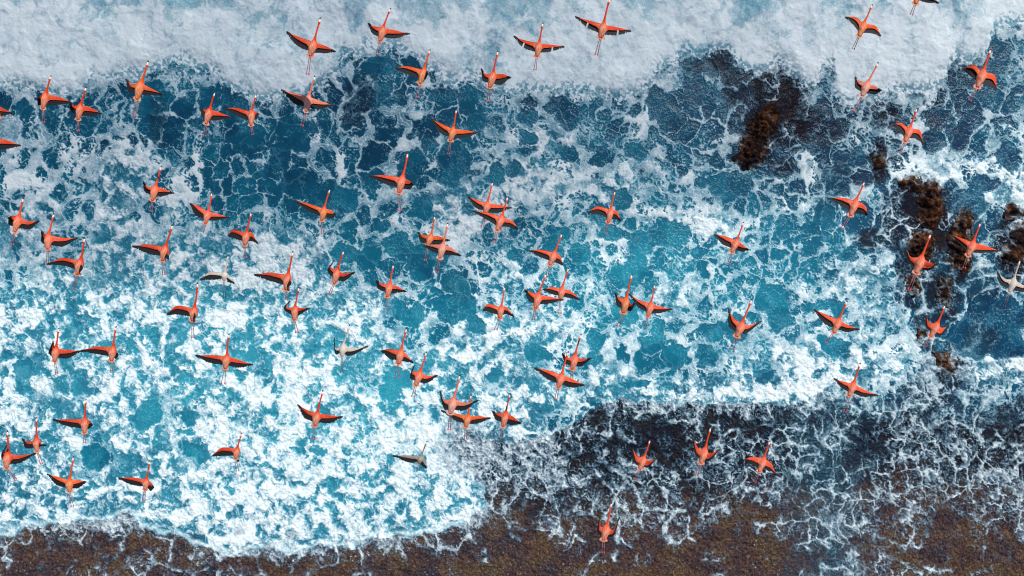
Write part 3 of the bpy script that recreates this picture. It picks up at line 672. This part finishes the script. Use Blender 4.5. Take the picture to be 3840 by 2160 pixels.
bird((2,0),"310 225 275 420 250 570 230 710 110 400 25 365 110 465 420 452 523 468 400 508",'o','flamingo over white surf, wings level with one feather gap, lower left of the gapped pair',g=1)
bird((2,0),"985 -25 925 230 890 382 848 558 770 205 650 172 760 265 1090 280 1190 310 1060 342",'o','flamingo with ragged gapped wing feathers, its head touching the top edge',g=1)
bird((3,0),"1052 42 970 220 915 365 852 503 880 172 787 172 850 225 1085 262 1132 358 1050 325",'k','flamingo with drooping wing tips over white surf, upper right')
bird((3,0),"1600 -330 1530 -130 1483 38 1440 153 1420 -150 1310 -190 1400 -90 1620 -50 1708 22 1600 15",'k','flamingo cut by the top edge, only a wing tip and legs showing')
bird((3,0),"1113 625 1005 825 945 965 858 1130 910 808 880 775 886 870 1085 868 1133 902 1080 935",'p','pale rosy flamingo with cupped wings over the lower lip of the surf, upper right')
bird((3,0),"2243 490 2170 700 2105 880 2025 1020 2070 650 1962 690 2040 748 2285 760 2298 900 2220 850",'c','coral flamingo with bent down wings by the right corner of the surf')
bird((3,0),"1500 1085 1432 1275 1378 1425 1325 1548 1340 1235 1265 1255 1318 1302 1530 1312 1558 1435 1490 1385",'c','coral flamingo with arched wings over milky foam, right, below the surf')
bird((1,1),"1530 85 1478 320 1438 488 1443 680 1270 312 1155 325 1290 385 1520 358 1580 395 1540 440",'c','large pinkish orange flamingo at upper centre with its left wing stretched and right wing short')
bird((0,1),"1625 218 1570 415 1532 568 1522 685 1490 430 1450 388 1460 465 1635 445 1740 490 1630 515",'c','flamingo with raised left tip and black right tip, alone in the left third')
bird((0,1),"235 540 195 715 148 885 120 1020 130 722 97 735 95 795 280 775 390 775 300 845",'c','flamingo nearest the left edge at mid height, left wing folded showing dark underside')
bird((0,1),"542 695 490 905 480 1060 477 1220 450 905 426 885 424 970 640 945 770 948 640 1015",'c','pale backed flamingo at left whose black right wing tip points straight out')
bird((0,1),"852 938 815 1155 775 1315 745 1465 620 1148 488 1205 650 1215 818 1190 826 1240 800 1275",'o','flamingo at left with one long stretched left wing and a dark spot on its back')
bird((0,1),"2132 485 2100 668 2065 800 2028 890 1990 620 1915 598 1970 700 2190 705 2300 735 2180 760",'c','flamingo with legs splayed apart over pale foam, left of centre',s=.075)
bird((0,1),"1738 810 1670 1020 1635 1175 1648 1325 1480 1010 1345 1030 1480 1085 1700 1075 1695 1148 1662 1132",'o','red orange flamingo with long straight left wing and its right wing rolled under')
bird((0,1),"2298 1118 2265 1290 2255 1375 2260 1555 2105 1290 2025 1360 2150 1355 2305 1330 2355 1398 2290 1375",'w','cream white young flamingo with black wing edges over white foam, left of centre')
bird((0,1),"2530 685 2485 880 2460 1020 2472 1150 2345 860 2300 918 2380 945 2530 890 2592 993 2530 965",'o','red flamingo with both wing tips bent down, above the cream white young one',s=.03)
bird((1,1),"745 450 690 635 660 770 672 910 500 592 398 578 520 660 745 665 799 700 765 735",'k','flamingo over dark teal cells with a long left wing, centre left of the picture')
bird((1,1),"2382 380 2330 580 2305 705 2277 845 2220 560 2135 530 2215 630 2440 610 2562 640 2430 682",'c','upper flamingo of the pair whose wings overlap at the centre')
bird((1,1),"2535 525 2480 715 2425 870 2393 995 2330 690 2190 675 2330 755 2590 785 2630 852 2540 825",'c','lower flamingo of the pair whose wings overlap at the centre')
bird((1,1),"1800 720 1765 905 1725 1030 1702 1180 1680 915 1635 890 1660 975 1850 930 1943 965 1830 1000",'k','amber upper flamingo of a crossing pair left of centre')
bird((1,1),"1930 790 1885 1000 1850 1150 1820 1300 1790 1010 1695 1022 1790 1078 1960 1040 2053 1118 1950 1108",'p','pinker lower flamingo of a crossing pair left of centre, with a dull neck')
bird((1,1),"370 1075 325 1300 300 1470 308 1572 130 1295 -8 1316 140 1365 347 1350 348 1405 318 1425",'o','flamingo stretching a long left wing over bright white foam, right wing tucked')
bird((1,1),"885 1070 825 1250 785 1405 738 1520 752 1240 768 1200 727 1270 880 1300 983 1292 890 1365",'o','flamingo with a hooked black left wing tip curled forward, over teal water near centre')
bird((1,1),"1383 1210 1350 1395 1320 1539 1320 1664 1280 1410 1217 1378 1235 1445 1420 1430 1505 1480 1410 1488",'c','flamingo with ragged short wings over white foam just left of centre')
bird((2,1),"1038 470 998 645 968 790 942 900 860 628 765 688 880 700 1055 675 1092 768 1040 745",'c','coral flamingo over grey foam, right of the overlapping centre pair, black left wing tip')
bird((2,1),"505 898 435 1080 380 1218 345 1340 270 1062 185 1075 290 1130 490 1132 508 1212 465 1190",'c','coral flamingo right of centre, feet above the head of the next one below')
bird((2,1),"2332 780 2268 955 2210 1090 2180 1215 2130 925 2040 910 2120 995 2330 1020 2378 1060 2310 1072",'c','red coral flamingo over turquoise water with a cream streaked back')
bird((2,1),"345 1300 270 1500 235 1655 215 1775 190 1490 135 1470 170 1560 400 1540 510 1565 380 1595",'c','left flamingo of the close pair right of centre, its right wing over the other')
bird((2,1),"570 1245 505 1440 485 1565 483 1710 390 1440 320 1462 400 1500 600 1485 678 1562 580 1540",'c','right flamingo of the close pair right of centre, partly under the other wing')
bird((2,1),"1208 1305 1152 1545 1120 1700 1068 1835 1075 1540 1044 1505 1060 1610 1195 1612 1243 1592 1195 1668",'k','compact amber flamingo with pale neck and short cupped wings, left of a wing touching pair')
bird((2,1),"1438 1410 1400 1590 1368 1735 1335 1860 1260 1560 1185 1510 1270 1630 1510 1640 1608 1660 1480 1695",'c','coral flamingo with open wings, its left tip touching the compact amber one')
bird((3,1),"975 375 890 555 828 722 738 860 740 540 632 545 740 610 975 620 1003 708 940 690",'c','bright coral flamingo right of centre above the rocks, tail fanned, wings bent back')
bird((3,1),"1640 900 1550 1125 1490 1300 1415 1480 1440 1135 1400 1070 1425 1175 1620 1190 1695 1195 1630 1255",'c','salmon flamingo over brown rock with its left wing pointing forward',b=.45)
bird((3,1),"2140 790 2070 975 2010 1125 1970 1255 1960 950 1860 918 1930 990 2180 1020 2310 1070 2170 1085",'c','salmon flamingo gliding over the tall dark rock at right',b=.7)
bird((3,1),"2538 1165 2478 1350 2430 1490 2373 1644 2390 1355 2310 1290 2345 1400 2570 1420 2680 1430 2560 1478",'w','white young flamingo with black wing edges at the right edge')
bird((0,2),"592 400 565 590 550 740 573 872 545 580 536 548 498 640 660 620 805 635 680 695",'o','flamingo at far left whose right wing nearly touches its neighbour, left of the two')
bird((0,2),"1168 382 1140 580 1120 735 1125 855 960 590 820 630 980 655 1172 635 1186 668 1165 697",'o','flamingo at left with its long left wing nearly touching a neighbour, right of the two')
bird((0,2),"1990 -56 1958 190 1935 330 1943 510 1775 180 1690 260 1800 255 1966 215 1963 290 1948 298",'o','flamingo with its left wing bent down and right wing hidden, under the cream young one')
bird((0,2),"2303 455 2285 670 2265 815 2243 970 2120 675 1975 680 2110 740 2440 735 2535 770 2410 790",'o','flamingo with the widest level wings over white foam, beside a dark hole in the foam',s=.06)
bird((0,2),"865 1115 855 1305 850 1459 852 1558 650 1320 545 1328 660 1375 905 1340 926 1372 895 1402",'o','flamingo in the lower left with a straight black edged left wing and neck straight up')
bird((1,2),"432 -12 395 180 385 325 415 458 312 195 337 136 288 205 450 200 527 205 430 265",'o','flamingo with curled up left wing right under the feet of another, left of centre',s=.05)
bird((1,2),"943 368 880 565 865 690 865 858 800 605 787 505 800 645 980 605 1125 585 960 670",'w','white young flamingo with a long black right wing over white foam, below centre left')
bird((1,2),"1517 400 1462 615 1432 765 1415 915 1335 612 1272 630 1350 700 1505 658 1578 745 1500 728",'c','flamingo with legs wide apart and both wings bent down, below centre',s=.075)
bird((1,2),"1718 640 1655 830 1608 980 1580 1100 1575 835 1590 785 1556 890 1720 880 1820 880 1720 945",'c','flamingo with a hooked left wing tip, just right of the legs-wide one',s=.05)
bird((1,2),"2055 870 1990 1105 1955 1265 1945 1435 1890 1120 1855 1045 1890 1195 2110 1155 2220 1135 2100 1215",'p','pale upper flamingo of the overlapping pair in the lower middle')
bird((1,2),"2165 1070 2135 1275 2110 1400 2107 1525 1990 1258 1872 1235 2000 1318 2250 1288 2355 1308 2240 1350",'k','wide winged lower flamingo of the overlapping pair in the lower middle')
bird((1,2),"675 1025 620 1245 590 1390 580 1530 510 1225 428 1180 490 1290 750 1280 862 1295 750 1345",'o','flamingo with evenly spread black edged wings over the whitest foam, lower left of centre')
bird((1,2),"2557 1058 2515 1245 2485 1395 2467 1517 2440 1260 2385 1240 2415 1310 2588 1294 2664 1358 2571 1367",'o','red orange flamingo just right of the overlapping pair in the lower middle')
bird((1,2),"2505 -17 2470 180 2450 305 2410 430 2330 160 2290 215 2370 240 2520 190 2594 284 2520 255",'c','flamingo with ragged drooping wings over dark blue cells at the centre',s=.05)
bird((2,2),"2418 110 2320 340 2262 490 2208 625 2232 300 2184 228 2190 370 2395 375 2492 340 2370 440",'c','flamingo holding both wings up in a V, right of centre',s=.06)
bird((2,2),"695 460 638 670 605 820 600 930 562 700 512 662 540 750 700 710 788 708 700 775",'c','flamingo with short V wings right behind the neck of a wide winged one')
bird((2,2),"567 635 505 860 465 1000 438 1135 380 830 237 808 360 905 590 905 722 975 600 990",'c','large wide winged flamingo with fingered tips, its head over a smaller one behind it')
bird((3,2),"800 128 720 305 660 450 580 560 590 270 465 215 560 335 800 370 910 412 800 432",'c','pink backed flamingo with thick black wing edges over open churned foam at right')
bird((3,2),"1782 168 1710 345 1635 488 1575 590 1630 350 1595 285 1595 385 1742 398 1796 395 1740 465",'c','compact orange flamingo with stub wings over the channel between rocks, right',b=.5)
bird((3,2),"928 750 865 945 815 1085 775 1250 770 945 670 912 750 1000 950 1015 1095 1078 960 1085",'c','flamingo with two separate pink legs over the edge of white foam, lower right',s=.05)
bird((0,3),"367 -150 368 55 375 195 420 328 290 98 230 70 265 150 400 108 458 132 395 140",'o','small flamingo at the lower left with legs trailing right, above a larger one')
bird((0,3),"74 -17 80 200 65 365 165 485 48 195 62 148 20 230 200 235 355 215 200 300",'o','flamingo in the lower left corner area with its right wing stretched up and right')
bird((0,3),"740 242 700 470 700 600 730 755 580 450 487 428 570 520 800 485 857 500 790 550",'k','flamingo in the lower left with both wings arched and long single leg line')
bird((0,3),"1510 285 1475 465 1460 585 1445 695 1310 455 1195 465 1310 515 1522 512 1545 552 1518 580",'o','flamingo at the lower left above the notch in the foam edge, right wing rolled',s=.05)
bird((0,3),"2433 5 2390 155 2370 270 2392 400 2230 158 2145 235 2260 230 2398 200 2400 290 2382 275",'o','flamingo at the lower left with a bent left wing and no right wing showing',s=.05)
bird((1,3),"1722 88 1665 240 1640 320 1632 392 1510 235 1390 240 1530 295 1700 285 1712 358 1670 328",'g','grey buff young flamingo with dark wings, lower centre')
bird((2,3),"1392 75 1335 240 1285 375 1233 478 1265 245 1215 172 1240 300 1370 285 1445 270 1370 342",'c','orange flamingo over the dark reef, leftmost of the three in a row there',b=.5)
bird((2,3),"2001 -52 1948 155 1900 315 1853 442 1880 165 1828 85 1850 215 1990 215 2078 182 1990 272",'c','orange flamingo over the dark reef, middle and highest of the three in a row',b=.5)
bird((2,3),"2596 85 2540 250 2487 400 2440 513 2420 250 2345 272 2440 325 2610 320 2651 415 2590 375",'c','orange flamingo over the dark reef, rightmost of the three in a row',b=.7)
bird((2,3),"1003 705 955 930 920 1090 915 1225 895 950 886 858 866 1000 1015 985 1075 870 1020 1030",'c','lowest flamingo, alone over the brown reef with wings raised like a lyre',b=.7)
# ---------------------------------------------------------------- added body of vapour, out of view above the drone, to shade the upper sea
def build_added_shade():
    h = 230.0
    sh = np.array([-16.0, 22.0])
    c = (sh[0] + SDIR.x / SDIR.z * h, sh[1] + SDIR.y / SDIR.z * h, h)
    V = []; F = []; nu, nv = 48, 24; rx, ry, rz = 68.0, 21.0, 9.0
    for i in range(nv + 1):
        th = math.pi * i / nv
        for j in range(nu):
            ph = 2 * math.pi * j / nu; w = 1 + .10 * math.sin(3 * ph + 1) * math.sin(th) + .05 * math.sin(7 * ph + 5 * th)
            V.append((rx * w * math.sin(th) * math.cos(ph), ry * w * math.sin(th) * math.sin(ph), rz * w * math.cos(th)))
    for i in range(nv):
        for j in range(nu):
            F.append((i * nu + j, (i + 1) * nu + j, (i + 1) * nu + (j + 1) % nu, i * nu + (j + 1) % nu))
    m = bpy.data.materials.new('added_shade_vapour'); m.use_nodes = True; n = m.node_tree.nodes; n.clear()
    o = n.new('ShaderNodeOutputMaterial'); v = n.new('ShaderNodeVolumePrincipled')
    v.inputs['Color'].default_value = (.95, .96, 1, 1); v.inputs['Density'].default_value = .042
    m.node_tree.links.new(v.outputs[0], o.inputs['Volume'])
    ob = make_mesh('added_shade_cloud', V, F, m); ob.location = c; ob['kind'] = 'structure'
    ob['label'] = 'thin unseen vapour added above the camera to shade the upper sea'
build_added_shade()
